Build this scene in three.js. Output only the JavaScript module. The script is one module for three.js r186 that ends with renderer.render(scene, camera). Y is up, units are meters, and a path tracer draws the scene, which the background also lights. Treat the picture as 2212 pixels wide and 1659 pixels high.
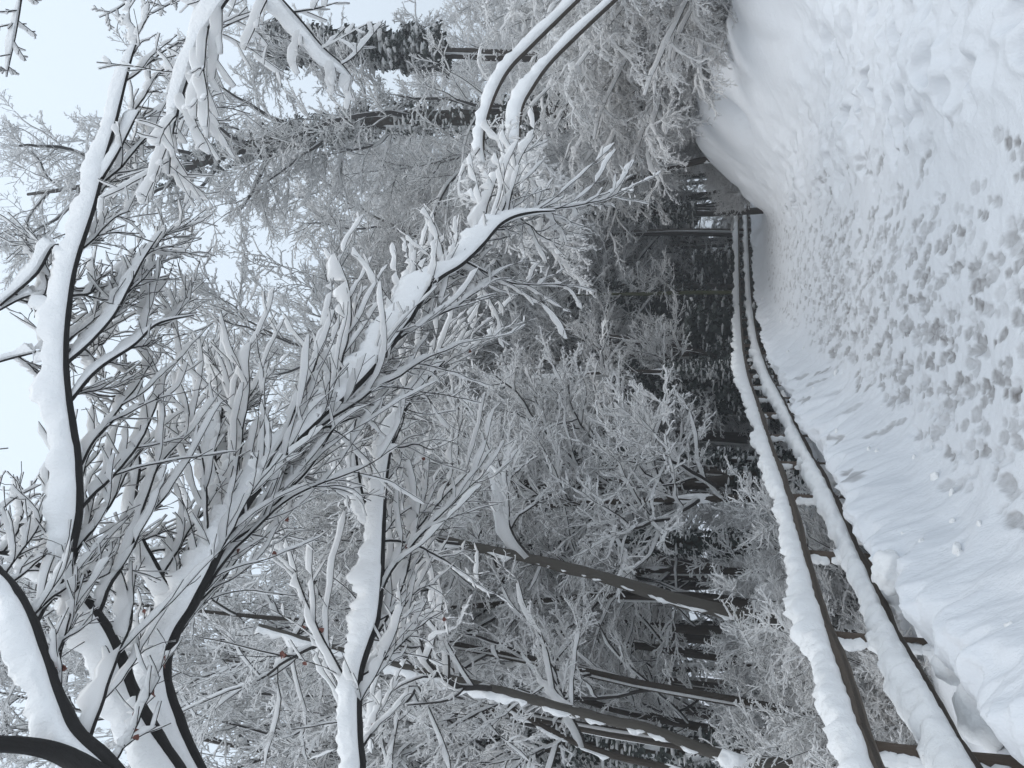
import * as THREE from 'three';
import { ImprovedNoise } from 'three/addons/math/ImprovedNoise.js';
import { mergeGeometries } from 'three/addons/utils/BufferGeometryUtils.js';

// ------------------------------------------------------------------ camera, sky, sun, exposure
const PITCH = THREE.MathUtils.degToRad(15.87), CP = Math.cos(PITCH), SP = Math.sin(PITCH), EYE = 1.6, F = 1660;
const scene = new THREE.Scene(), lin0 = (r, g, b) => new THREE.Color().setRGB(r, g, b);
const camera = new THREE.PerspectiveCamera(53.1, 4 / 3, 0.05, 600);
camera.position.set(0, EYE, 0);
camera.up.set(1, 0, 0);                       // the camera is held on its side: the photograph's left edge is up
camera.lookAt(0, EYE + SP, -CP);

const renderer = new THREE.WebGLRenderer({ antialias: true });
renderer.toneMapping = THREE.LinearToneMapping;
renderer.toneMappingExposure = 1.21;
renderer.shadowMap.enabled = true;

{ // overcast winter sky, a little brighter overhead
  const W = 64, H = 32, data = new Float32Array(W * H * 4);
  for (let y = 0; y < H; y++) for (let x = 0; x < W; x++) {
    const el = ((y + 0.5) / H - 0.5) * Math.PI, k = (y * W + x) * 4;          // row 0 is the bottom of the sphere
    const b = el > 0 ? 0.80 + 0.14 * Math.sin(el) : 0.5;
    data[k] = b * 0.83; data[k + 1] = b * 0.95; data[k + 2] = b * 1.08; data[k + 3] = 1;
  }
  const sky = new THREE.DataTexture(data, W, H, THREE.RGBAFormat, THREE.FloatType);
  sky.mapping = THREE.EquirectangularReflectionMapping;
  sky.magFilter = THREE.LinearFilter; sky.minFilter = THREE.LinearFilter; sky.needsUpdate = true;
  scene.background = sky; scene.environment = sky;
}
scene.fog = new THREE.FogExp2(lin0(0.88, 0.9, 0.93), 0.0042);   // thin snow haze under the trees
const sun = new THREE.DirectionalLight(0xfffaf4, 1.15);
sun.position.set(-7, 40, 3); sun.target.position.set(0, 0, -12); sun.castShadow = true; sun.shadow.radius = 90;
Object.assign(sun.shadow.camera, { left: -45, right: 45, top: 45, bottom: -45, near: 1, far: 120 });
sun.shadow.mapSize.set(2048, 2048);
scene.add(sun, sun.target);

// ------------------------------------------------------------------ helpers
function rng(a) { return () => { a |= 0; a = a + 0x6D2B79F5 | 0; let t = Math.imul(a ^ a >>> 15, 1 | a); t = t + Math.imul(t ^ t >>> 7, 61 | t) ^ t; return ((t ^ t >>> 14) >>> 0) / 4294967296; }; }
const PN = new ImprovedNoise(), noise = (x, y, z = 0) => PN.noise(x, y, z);
const fbm = (x, y, o = 3) => { let s = 0, a = 1; for (let i = 0; i < o; i++) { s += a * noise(x, y, i * 7.3); x *= 2.03; y *= 2.03; a *= 0.5; } return s; };
const clamp = THREE.MathUtils.clamp, smooth = THREE.MathUtils.smoothstep, lerp = THREE.MathUtils.lerp;
function table(t) { // smooth interpolation through (x, y) pairs, straight beyond the ends
  return (x) => {
    const n = t.length; let i = 0;
    if (x <= t[0][0]) return t[0][1] + (x - t[0][0]) * 0;
    while (i < n - 2 && x > t[i + 1][0]) i++;
    const [x1, y1] = t[i], [x2, y2] = t[i + 1], h = x2 - x1, u = (x - x1) / h;
    if (u > 1) return y2 + (x - x2) * (y2 - y1) / h;
    const m1 = i ? (y2 - t[i - 1][1]) / (x2 - t[i - 1][0]) : (y2 - y1) / h, m2 = i < n - 2 ? (t[i + 2][1] - y1) / (t[i + 2][0] - x1) : (y2 - y1) / h;
    const u2 = u * u, u3 = u2 * u;
    return (2 * u3 - 3 * u2 + 1) * y1 + (u3 - 2 * u2 + u) * h * m1 + (3 * u2 - 2 * u3) * y2 + (u3 - u2) * h * m2;
  };
}
// a place in the scene from a direction measured off the photograph and a distance ahead along the path
function at(px, py, d) { const du = 829.5 - py, dv = px - 1106, wf = F * CP + dv * SP; return [du / wf * d, EYE + (F * SP - dv * CP) / wf * d, -d]; }
const mPerPx = (px, py, d) => { const du = 829.5 - py, dv = px - 1106, wf = F * CP + dv * SP; return Math.hypot(du, dv, F) / wf * d / Math.hypot(du, dv, F); };
const add = (a, b, k = 1) => [a[0] + b[0] * k, a[1] + b[1] * k, a[2] + b[2] * k];
const sub = (a, b) => [a[0] - b[0], a[1] - b[1], a[2] - b[2]];
const norm = (a) => { const l = Math.hypot(a[0], a[1], a[2]) || 1; return [a[0] / l, a[1] / l, a[2] / l]; };
const cross = (a, b) => [a[1] * b[2] - a[2] * b[1], a[2] * b[0] - a[0] * b[2], a[0] * b[1] - a[1] * b[0]];
const mix = (a, b, t) => [lerp(a[0], b[0], t), lerp(a[1], b[1], t), lerp(a[2], b[2], t)];
const dist = (a, b) => Math.hypot(a[0] - b[0], a[1] - b[1], a[2] - b[2]);

class B { // collects tubes, snow ridges, leaves and blobs into one geometry
  constructor() { this.p = []; this.u = []; this.i = []; this.n = 0; }
  v(x, y, z, u, w) { this.p.push(x, y, z); this.u.push(u, w); return this.n++; }
  tube(P, R, sides, rough = 0, cap = true) {
    const n = P.length; let s = 0, ref = Math.abs(sub(P[n - 1], P[0])[1]) > 0.75 * dist(P[0], P[n - 1]) ? [1, 0.02, 0.1] : [0.03, 1, 0.05], start = this.n;
    for (let k = 0; k < n; k++) {
      const t = norm(sub(P[Math.min(k + 1, n - 1)], P[Math.max(k - 1, 0)])), a = norm(cross(t, ref)), b = cross(a, t);
      if (k) s += dist(P[k], P[k - 1]);
      for (let j = 0; j < sides; j++) {
        const f = j / sides * 6.28319, c = Math.cos(f), q = Math.sin(f);
        const r = rough ? R[k] * (1 + rough * noise(c * 2 + P[0][0] * 7, q * 2 + s * 3 / Math.max(0.05, R[0] * 12), s * 2.1)) : R[k];
        this.v(P[k][0] + (a[0] * c + b[0] * q) * r, P[k][1] + (a[1] * c + b[1] * q) * r, P[k][2] + (a[2] * c + b[2] * q) * r, j / sides * R[0] * 6.3, s);
      }
    }
    for (let k = 0; k < n - 1; k++) for (let j = 0; j < sides; j++) {
      const a = start + k * sides + j, b = start + k * sides + (j + 1) % sides, c = a + sides, d = b + sides;
      this.i.push(a, c, b, b, c, d);
    }
    if (cap && R[n - 1] > 0.004) for (let j = 1; j < sides - 1; j++) { const e = start + (n - 1) * sides; this.i.push(e, e + j + 1, e + j); }
    return this;
  }
  // a ridge of snow lying along the upper side of a branch; H heights, shape a closed outline of (side, up), wide a factor on the width
  snow(P, R, H, shape, wide = 1, lump = 0, lift = 0.25) {
    const n = P.length, m = shape.length, start = this.n; let s = 0, side = [1, 0, 0];
    for (let k = 0; k < n; k++) {
      const t = norm(sub(P[Math.min(k + 1, n - 1)], P[Math.max(k - 1, 0)]));
      let c = cross(t, [0, 1, 0]); if (Math.hypot(...c) > 0.12) side = norm(c);
      const up0 = norm(cross(side, t)), up = norm([up0[0], up0[1] + 0.35, up0[2]]);
      if (k) s += dist(P[k], P[k - 1]);
      const h = H[k], thin = R[k] < 0.02, w = (Math.min(R[k] * 1.12, R[k] + 0.02) + (thin ? 0.11 : 0.2) * h) * wide * (h < 0.002 ? 0.6 : 1), r = R[k];
      for (let j = 0; j < m; j++) {
        let [x, y] = shape[j];
        const g = lump ? 1 + lump * noise(s * 9 + P[0][1] * 5, x * 1.5 + P[0][0] * 3, y * 1.5 + s * 3) : 1;
        x *= w * g; y = y * h * g + (y > 0.01 ? r * lift : r * (lift - 0.25)) + (thin ? r * 0.3 : 0);
        this.v(P[k][0] + side[0] * x + up[0] * y, P[k][1] + side[1] * x + up[1] * y, P[k][2] + side[2] * x + up[2] * y, j * 0.03, s);
      }
    }
    for (let k = 0; k < n - 1; k++) {
      if (H[k] < 0.002 && H[k + 1] < 0.002) continue;
      for (let j = 0; j < m; j++) {
        const a = start + k * m + j, b = start + k * m + (j + 1) % m, c = a + m, d = b + m;
        this.i.push(a, b, c, b, d, c);
      }
    }
    if (m > 3) for (const [e, f] of [[start, 0], [start + (n - 1) * m, 1]]) for (let j = 1; j < m - 1; j++) f ? this.i.push(e, e + j, e + j + 1) : this.i.push(e, e + j + 1, e + j);
    return this;
  }
  blob(c, rx, ry, rz, seed, rough = 0.25, detail = 1) { // an uneven lump
    const g = BLOBS[detail], q = g.p; const start = this.n;
    for (let k = 0; k < q.length; k += 3) {
      const x = q[k], y = q[k + 1], z = q[k + 2], f = 1 + rough * noise(x * 1.4 + seed, y * 1.4 + seed * 1.7, z * 1.4) + rough * 0.5 * noise(x * 3.1 + seed, y * 3.1, z * 3.1 + seed);
      this.v(c[0] + x * rx * f, c[1] + y * ry * f, c[2] + z * rz * f, x * rx, z * rz);
    }
    for (const j of g.i) this.i.push(start + j);
    return this;
  }
  leaf(p, d, up, len, wid) { // a folded leaf of two faces
    const s = norm(cross(d, up)), m = add(p, d, len * 0.5);
    const a = this.v(...p, 0, 0), b = this.v(...add(add(m, s, wid), up, wid * 0.4), 0, 1), c = this.v(...add(p, d, len), 1, 1), e = this.v(...add(add(m, s, -wid), up, wid * 0.4), 1, 0);
    this.i.push(a, b, c, a, c, e);
    return this;
  }
  build(name, material, parent) {
    const g = new THREE.BufferGeometry();
    g.setAttribute('position', new THREE.BufferAttribute(new Float32Array(this.p), 3));
    g.setAttribute('uv', new THREE.BufferAttribute(new Float32Array(this.u), 2));
    g.setIndex(new THREE.BufferAttribute(new Uint32Array(this.i), 1));
    g.computeVertexNormals();
    this.p = this.u = this.i = null;
    const m = new THREE.Mesh(g, material); m.name = name; m.castShadow = m.receiveShadow = true;
    if (parent) parent.add(m);
    if (name === 'snow_cover') m.userData.kind = 'stuff';
    return m;
  }
}
function sphereData(detail) { // welded icosphere
  const g = new THREE.IcosahedronGeometry(1, detail).toNonIndexed ? new THREE.IcosahedronGeometry(1, detail) : null, q = g.attributes.position.array, map = new Map(), p = [], i = [];
  for (let k = 0; k < q.length; k += 3) {
    const key = [q[k], q[k + 1], q[k + 2]].map((x) => Math.round(x * 1e4)).join();
    if (!map.has(key)) { map.set(key, p.length / 3); p.push(q[k], q[k + 1], q[k + 2]); }
    i.push(map.get(key));
  }
  return { p, i };
}
const BLOBS = [0, 1, 2, 4, 9].map(sphereData);
const S3 = [[-1, 0], [1, 0], [0, 1]], S4 = [[-0.9, 0], [0.9, 0], [0.75, 0.9], [-0.75, 0.9]], S5 = [[-0.85, 0], [0.85, 0], [0.95, 0.55], [0, 1], [-0.95, 0.55]],
  S10 = [[-0.5, -0.02], [0.5, -0.02], [0.92, 0.1], [1, 0.4], [0.85, 0.75], [0.45, 0.97], [-0.45, 0.97], [-0.85, 0.75], [-1, 0.4], [-0.92, 0.1]];

const S14 = [[-0.55, -0.02], [0.55, -0.02], [0.85, 0.02], [0.98, 0.15], [1.02, 0.34], [0.97, 0.54], [0.83, 0.74], [0.58, 0.91], [0.22, 1], [-0.22, 1], [-0.58, 0.91], [-0.83, 0.74], [-0.97, 0.54], [-1.02, 0.34], [-0.98, 0.15], [-0.85, 0.02]];
const used = new Map();
function numbered(name) { const k = used.get(name) ?? 0; used.set(name, k + 1); return k ? name + '_' + String(k).padStart(3, '0') : name; }
function thing(name, label, category, [x, y, z], turn = 0, group) {
  const o = new THREE.Group(); o.name = numbered(name); scene.add(o);
  o.position.set(x, y, z); o.rotation.y = turn; o.userData = { label, category };
  if (group) o.userData.group = group;
  return o;
}
function copy(root, [x, y, z], turn, scale, label, category, group) {
  const r = root.clone(); r.name = numbered(root.userData.base); scene.add(r); r.position.set(x, y, z); r.rotation.y = turn; r.scale.set(...scale);
  r.userData = { label, category }; if (group) r.userData.group = group;
  return r;
}

// ------------------------------------------------------------------ materials
function noiseTex(size, f, seed, lo = 0, hi = 255) { // a tiling grain
  const d = new Uint8Array(size * size * 4), r = rng(seed), G = [];
  for (const k of f) { const g = new Float32Array(k * k); for (let i = 0; i < k * k; i++) g[i] = r(); G.push([k, g]); }
  for (let y = 0; y < size; y++) for (let x = 0; x < size; x++) {
    let s = 0, w = 0;
    G.forEach(([k, g], j) => {
      const X = x / size * k, Y = y / size * k, i = Math.floor(X), l = Math.floor(Y), a = X - i, b = Y - l, sa = a * a * (3 - 2 * a), sb = b * b * (3 - 2 * b), A = 0.7 ** j;
      const e = (m, n) => g[((n + k) % k) * k + (m + k) % k];
      s += A * lerp(lerp(e(i, l), e(i + 1, l), sa), lerp(e(i, l + 1), e(i + 1, l + 1), sa), sb); w += A;
    });
    const v = lo + (hi - lo) * s / w, k = (y * size + x) * 4; d[k] = d[k + 1] = d[k + 2] = v; d[k + 3] = 255;
  }
  const t = new THREE.DataTexture(d, size, size); t.wrapS = t.wrapT = THREE.RepeatWrapping; t.magFilter = t.minFilter = THREE.LinearFilter; t.needsUpdate = true;
  return t;
}
const grain = noiseTex(256, [12, 40, 110], 5), barkTex = noiseTex(256, [6, 22, 70], 9);
const rep = (t, x, y) => { const c = t.clone(); c.repeat.set(x, y); c.needsUpdate = true; return c; };
const lin = (r, g, b) => new THREE.Color().setRGB(r, g, b);
const M = {
  snow: new THREE.MeshPhysicalMaterial({ color: lin(0.94, 0.935, 0.93), roughness: 1, transmission: 0.62, thickness: 0, side: THREE.DoubleSide }),
  snowNear: new THREE.MeshStandardMaterial({ color: lin(0.82, 0.82, 0.82), roughness: 0.92, bumpMap: rep(grain, 3, 3), bumpScale: 0.006 }),
  ground: new THREE.MeshStandardMaterial({ color: lin(1, 1, 1), roughness: 0.95, vertexColors: true, bumpMap: rep(grain, 1.6, 1.6), bumpScale: 0.008 }),
  bark: new THREE.MeshStandardMaterial({ color: lin(0.03, 0.026, 0.024), roughness: 0.95 }),
  barkDark: new THREE.MeshStandardMaterial({ color: lin(0.014, 0.0125, 0.012), roughness: 0.95, bumpMap: rep(barkTex, 4, 2), bumpScale: 0.006 }),
  barkBeech: new THREE.MeshStandardMaterial({ color: lin(0.062, 0.055, 0.046), roughness: 0.9, bumpMap: rep(barkTex, 3, 1.2), bumpScale: 0.008 }),
  barkBrown: new THREE.MeshStandardMaterial({ color: lin(0.048, 0.038, 0.03), roughness: 0.95, bumpMap: rep(barkTex, 3, 0.8), bumpScale: 0.02 }),
  moss: new THREE.MeshStandardMaterial({ color: lin(0.07, 0.075, 0.03), roughness: 1, bumpMap: rep(barkTex, 3, 2), bumpScale: 0.008 }),
  ivy: new THREE.MeshStandardMaterial({ color: lin(0.036, 0.046, 0.04), roughness: 0.6, side: THREE.DoubleSide }),
  leafRed: new THREE.MeshStandardMaterial({ color: lin(0.16, 0.06, 0.045), roughness: 0.8, side: THREE.DoubleSide }),
  leafOlive: new THREE.MeshStandardMaterial({ color: lin(0.12, 0.10, 0.045), roughness: 0.8, side: THREE.DoubleSide }),
  rail: new THREE.MeshStandardMaterial({ color: lin(0.085, 0.066, 0.05), roughness: 0.9, bumpMap: rep(barkTex, 6, 0.7), bumpScale: 0.01 }),
  post: new THREE.MeshStandardMaterial({ color: lin(0.095, 0.07, 0.053), roughness: 0.9, bumpMap: rep(barkTex, 8, 0.7), bumpScale: 0.01 }),
};

// ------------------------------------------------------------------ terrain
const fenceX = table([[0, -1.78], [3.7, -1.72], [5.4, -1.62], [6.8, -1.38], [8.2, -1.1], [9.6, -0.9], [11, -0.67], [12.4, -0.42], [13.8, -0.2], [15.2, 0], [16.6, 0.23], [22.2, 1.14], [26, 2.1], [30, 3.45], [36, 6.9], [45, 13], [70, 32]]);
const toeX = table([[0, 4.6], [9.5, 4.5], [15, 4.4], [22, 4.9], [27, 5.6], [31, 6.7], [36, 9.6], [45, 16], [70, 35]]);
const rise = table([[0, 0], [5.4, 0.01], [9.6, 0.11], [13, 0.21], [16.6, 0.29], [22, 0.30], [36, 0.27], [80, 0.1]]);
const crestH = table([[0, 1.0], [10, 1.2], [14, 1.5], [15.5, 1.6], [17.4, 1.95], [19.7, 2.4], [23, 2.65], [26, 2.6], [28.5, 2.25], [31, 1.6], [34, 1.0], [40, 0.7], [70, 0.6]]);
const HOLE = at(1592, 240, 18.2);
const pileY = table([[0, 0.25], [3.6, 0.3], [4.6, 0.34], [7, 0.36], [10, 0.38], [13, 0.38], [16, 0.38], [22, 0.32], [40, 0.3]]);
const PRINTS = new Map(), printR = rng(77);
function addPrint(x, z, a, kind, depth, dirt, size = 1) {
  const p = { x, z, c: Math.cos(a), s: Math.sin(a), kind, depth, dirt, size }, R = 0.4;
  for (let i = Math.floor((x - R) / 0.4); i <= Math.floor((x + R) / 0.4); i++) for (let j = Math.floor((z - R) / 0.4); j <= Math.floor((z + R) / 0.4); j++) {
    const k = i + ',' + j; if (!PRINTS.has(k)) PRINTS.set(k, []); PRINTS.get(k).push(p);
  }
}
{ // walkers' tracks along the path, and the deeper holes to the right of them
  const r = printR;
  for (let w = 0; w < 40; w++) {
    const off = w < 38 ? 0.55 + 2.5 * (0.6 * r() + 0.4 * r()) : 3 + r() * 1.3; let d = 3.9 + r() * (w < 18 ? 3 : 16) - (w < 18 ? 0.8 : 0), left = r() < 0.5; const end = d + 3 + r() * 16, dir = r() < 0.5 ? 0 : Math.PI, big = 0.85 + r() * 0.25, dirt = 0.35 + 0.65 * r();
    while (d < Math.min(end, 32)) {
      const slope = (fenceX(d + 0.2) - fenceX(d - 0.2)) / 0.4, x = fenceX(d) + off + (left ? -0.1 : 0.1) + (r() - 0.5) * 0.12;
      if (r() < 0.85) addPrint(x, -d, -Math.atan(slope) + dir + (left ? 0.12 : -0.12) + (r() - 0.5) * 0.35, 'shoe', 0.008 + 0.014 * r(), dirt * (0.35 + 0.65 * r()), big);
      d += 0.55 + r() * 0.2; left = !left;
    }
  }
  for (let k = 0; k < 620; k++) { const d = 6 + r() * 24; addPrint(fenceX(d) + 0.9 + r() * 2.7, -d, (r() - 0.5) * 0.8, 'shoe', 0.008 + 0.016 * r(), 0.75 * r() ** 1.5, 0.75 + 0.3 * r()); }
  for (let k = 0; k < 300; k++) { const d = 4 + r() * 9; addPrint(fenceX(d) + 0.6 + 2.6 * (0.5 * r() + 0.5 * r()), -d, (r() - 0.5) * 0.7 + (r() < 0.5 ? 0 : Math.PI), 'shoe', 0.006 + 0.012 * r(), 0.15 + 0.75 * r(), 0.75 + 0.25 * r()); }
  for (let k = 0; k < 170; k++) { const d = 3.8 + r() ** 1.3 * 16, w = toeX(d) - fenceX(d); addPrint(fenceX(d) + 3.2 + r() * (w - 3.0), -d, r() * 6.3, 'hole', 0.05 + 0.13 * r() * r(), 0.18 * r() * r(), 0.7 + 0.7 * r()); }
  for (let k = 0; k < 26; k++) { const d = 4 + r() * 5; addPrint(fenceX(d) + 0.7 + r() * 0.7, -d, r() * 6, 'paw', 0.02, 0.5 * r(), 1); }
}
function printsAt(x, z) {
  let h = 0, dirt = 0; const list = PRINTS.get(Math.floor(x / 0.4) + ',' + Math.floor(z / 0.4));
  if (list) for (const p of list) {
    const dx = x - p.x, dz = z - p.z, u = (dx * p.c + dz * p.s) / p.size, v = (-dx * p.s + dz * p.c) / p.size;
    if (p.kind === 'shoe') {
      const a = Math.hypot(u / 0.05, (v + 0.07) / 0.1), b = Math.hypot(u / 0.037, (v - 0.1) / 0.055), e = Math.min(a, b + 0.05), f = 1 - smooth(e + 0.16 * noise(x * 30, z * 30), 0.92, 1.06);
      h = Math.min(h, 0) - f * p.depth * (0.85 + 0.3 * noise(x * 45, z * 45)) + 0.003 * Math.exp(-((e - 1.25) ** 2) * 18);
      dirt = Math.max(dirt, f * p.dirt * (0.8 + 0.5 * noise(x * 22, z * 22)));
    } else if (p.kind === 'hole') {
      const e = Math.hypot(u / 0.11, v / 0.17) + 0.25 * noise(x * 9, z * 9), f = 1 - smooth(e, 0.35, 1.1);
      h -= f * p.depth; h += p.depth * 0.22 * Math.exp(-((e - 1.35) ** 2) * 7); dirt = Math.max(dirt, f * f * p.dirt);
    } else for (const [a, b] of [[0, 0.03], [-0.025, -0.015], [0, -0.03], [0.025, -0.015]]) { const f = Math.exp(-((u - a) ** 2 + (v - b) ** 2) / 0.00022); h -= f * p.depth; dirt = Math.max(dirt, f * p.dirt); }
  }
  return [h, dirt];
}
const billow = (x, y) => 1 - 2.2 * Math.abs(noise(x, y, 3.1));
function groundAt(x, z, fine = true) { // height and dirt of the snow surface
  const d = -z, fx = fenceX(d), tx = toeX(d), off = x - fx, base = rise(d); let h = base, dirt = 0;
  if (off < 0) { // behind the fence
    const o = -off; h = base + (pileY(d) + 0.04) * Math.exp(-o * 1.2) - 0.1 * Math.min(o, 16) + Math.max(0, o - 22) * 0.1 + 0.12 * fbm(x * 0.7, z * 0.7) + 0.05 * noise(x * 2.1, z * 2.1);
    if (o > 30) h = h;
    return [h, 0];
  }
  const t = x - tx, onPath = smooth(off, 0.5, 1.0) * (1 - smooth(t, -1.2, 0.3)), right = smooth(off, 2.9, 4.0);
  // ploughed ridge of clods along the fence
  const near = Math.exp(-(((off - 0.42) / 0.26) ** 2)), near2 = Math.exp(-(((off - 0.2) / 0.55) ** 2));
  h += (0.2 * (1 - 0.5 * smooth(d, 8, 16)) + 0.13 * noise(x * 0.8, z * 0.55, 2)) * near + pileY(d) * near2;
  h += near * (0.12 * Math.max(0, billow(x * 2.6, z * 2.1)) + 0.05 * billow(x * 6, z * 6)) * (fine ? 1 : 0.5);
  h += 0.07 * smooth(1.5 - off, 0, 1) * fbm(x * 2.2, z * 2.2, 3) * smooth(off, 0.1, 0.6);
  // trodden middle
  h += onPath * (0.022 * fbm(x * 1.3, z * 1.3, 2) + 0.012 * noise(x * 6, z * 6) + 0.006 * noise(x * 17, z * 17));
  // lumpy right side
  const lum = right * (1 - smooth(t, 0.2, 1.6));
  h += lum * (0.10 * fbm(x * 1.15 + 4, z * 0.95, 3) + 0.055 * Math.max(0, billow(x * 2.1 + 9, z * 1.8)) + 0.035 * billow(x * 4.1, z * 3.7) + 0.012 * noise(x * 12, z * 12));
  h += lum * 0.06;
  // the bank
  if (t > -1.5) {
    const ch = crestH(d) - base, u = clamp((t + 0.35) / 3.0, 0, 1), s = u * u * (3 - 2 * u);
    h += ch * (0.25 * u + 0.75 * s) * smooth(t, -1.5, 0.6) + 0.1 * Math.max(0, t - 2.6) * smooth(t, 2.6, 6) * (t < 14 ? 1 : 14 / t * 1.6);
    h += smooth(t, -0.3, 0.8) * (0.11 * noise(x * 0.55 + z * 0.4, z * 0.35 - x * 0.2, 5) + 0.08 * noise(x * 1.5 + z, z * 0.9, 8) + 0.13 * (Math.abs(noise((x + z * 0.55) * 0.75, (z - x * 0.4) * 0.28, 1)) - 0.2)) + smooth(t, 0, 1.4) * 0.012 * noise(x * 6, z * 6);
    const ex = x - HOLE[0], ez = z - HOLE[2]; h -= 0.55 * Math.exp(-(ex * ex / 0.10 + ez * ez / 0.10)) - 0.16 * Math.exp(-((ex - 0.3) ** 2 / 0.12 + (ez - 0.2) ** 2 / 0.2));
  }
  if (fine && off < 7) { const [q, k] = printsAt(x, z); h += q * (1 - smooth(t, 0.3, 1.2)); dirt = k; }
  return [h, dirt];
}

{
  const rows = []; for (let d = -14; d < 3; d += 1) rows.push(d);
  for (let d = 3; d < 150;) { rows.push(d); d += d < 12 ? Math.max(0.024, 0.0042 * d) : d < 30 ? 0.0075 * d : Math.max(0.2, 0.02 * d - 0.4); }
  function sheet(name, colsAt, label) {
    const nc = colsAt(5).length, nr = rows.length, p = new Float32Array(nc * nr * 3), c = new Float32Array(nc * nr * 3), uv = new Float32Array(nc * nr * 2), idx = new Uint32Array((nc - 1) * (nr - 1) * 6); let k = 0, q = 0;
    rows.forEach((d) => colsAt(d).forEach((x) => {
      const [h, dirt] = groundAt(x, -d); p.set([x, h, -d], k * 3); uv.set([x, d], k * 2);
      const a = lerp(0.70, 0.84, smooth(x - toeX(d), -1.2, 1.2)) + 0.08 * smooth(fenceX(d) - x, -0.9, 0);   // trodden snow is duller than fresh snow
      c.set([lerp(a * 0.965, 0.20, dirt), lerp(a * 0.99, 0.19, dirt), lerp(a * 1.03, 0.186, dirt)], k * 3); k++;
    }));
    for (let i = 0; i < nr - 1; i++) for (let j = 0; j < nc - 1; j++) { const a = i * nc + j; idx.set([a, a + 1, a + nc, a + 1, a + nc + 1, a + nc], q); q += 6; }
    const g = new THREE.BufferGeometry(); g.setAttribute('position', new THREE.BufferAttribute(p, 3)); g.setAttribute('color', new THREE.BufferAttribute(c, 3)); g.setAttribute('uv', new THREE.BufferAttribute(uv, 2)); g.setIndex(new THREE.BufferAttribute(idx, 1)); g.computeVertexNormals();
    const m = new THREE.Mesh(g, M.ground); m.name = name; m.userData = { kind: 'structure', label }; m.castShadow = m.receiveShadow = true; scene.add(m);
  }
  sheet('path', (d) => Array.from({ length: 331 }, (_, j) => { const f = j / 330, w = toeX(d) - 0.5 - fenceX(d); return fenceX(d) + (f < 0.7 ? f / 0.7 * 3.4 : 3.4 + (f - 0.7) / 0.3 * (w - 3.4)); }), 'wide snow covered path full of grey footprints');
  sheet('snow_bank', (d) => Array.from({ length: 120 }, (_, j) => toeX(d) - 0.5 + 4.6 * (j / 100) + (j > 100 ? (j - 100) ** 2 * 0.2 : 0)), 'smooth snow bank rising on the right of the path');
  sheet('forest_floor', (d) => Array.from({ length: 46 }, (_, j) => fenceX(d) - ((45 - j) / 45) ** 2 * 95), 'snow covered forest floor behind the fence');
}
const gy = (x, z) => groundAt(x, z, false)[0];

// ------------------------------------------------------------------ growing branches
function resample(P, R, step, H) { // smooth curve through traced points
  const c = new THREE.CatmullRomCurve3(P.map((p) => new THREE.Vector3(...p)), false, 'centripetal'), n = Math.max(2, Math.round(c.getLength() / step)), out = [], rad = [], hh = [];
  for (let k = 0; k <= n; k++) {
    const v = c.getPoint(k / n), f = k / n * (P.length - 1), i = Math.min(Math.floor(f), P.length - 2);
    out.push([v.x, v.y, v.z]); rad.push(lerp(R[i], R[i + 1], f - i)); if (H) hh.push(lerp(H[i], H[i + 1], f - i));
  }
  return { P: out, R: rad, H: hh };
}
function stem(r, p, d, len, r0, r1, segs, jit, up) { // a wandering shoot
  const P = [p], R = [r0]; d = norm(d);
  for (let k = 1; k <= segs; k++) {
    d = norm([d[0] + (r() - 0.5) * jit, d[1] + (r() - 0.5) * jit + up / segs, d[2] + (r() - 0.5) * jit]);
    p = add(p, d, len / segs); P.push(p); R.push(lerp(r0, r1, k / segs));
  }
  return { P, R };
}
function snowHeights(r, P, hb, gap = 0.08, vary = 0.6) { // how high the snow lies along a branch: high where level, little where steep
  const n = P.length, H = []; let w = 0.5 + 0.5 * r();
  for (let k = 0; k < n; k++) {
    const t = norm(sub(P[Math.min(k + 1, n - 1)], P[Math.max(k - 1, 0)])), hz = clamp(Math.sqrt(Math.max(0, 1 - t[1] * t[1])) * 1.25, 0, 1);
    w = lerp(w, r(), 0.5);
    H.push(r() < gap ? 0 : hb * hz * hz * (1 - vary + 1.6 * vary * w));
  }
  if (n > 2) { H[0] *= 0.8; H[n - 1] *= n > 4 ? 0.5 : 0.8; }
  else if (n === 2) H[1] *= 0.8;
  return H;
}
function sideDir(r, t, ang, az) { // a direction leaving t at an angle
  const a = norm(cross(t, Math.abs(t[1]) > 0.9 ? [1, 0, 0] : [0, 1, 0])), b = cross(a, t), c = Math.cos(ang), s = Math.sin(ang);
  return norm([t[0] * c + (a[0] * Math.cos(az) + b[0] * Math.sin(az)) * s, t[1] * c + (a[1] * Math.cos(az) + b[1] * Math.sin(az)) * s, t[2] * c + (a[2] * Math.cos(az) + b[2] * Math.sin(az)) * s]);
}
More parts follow.
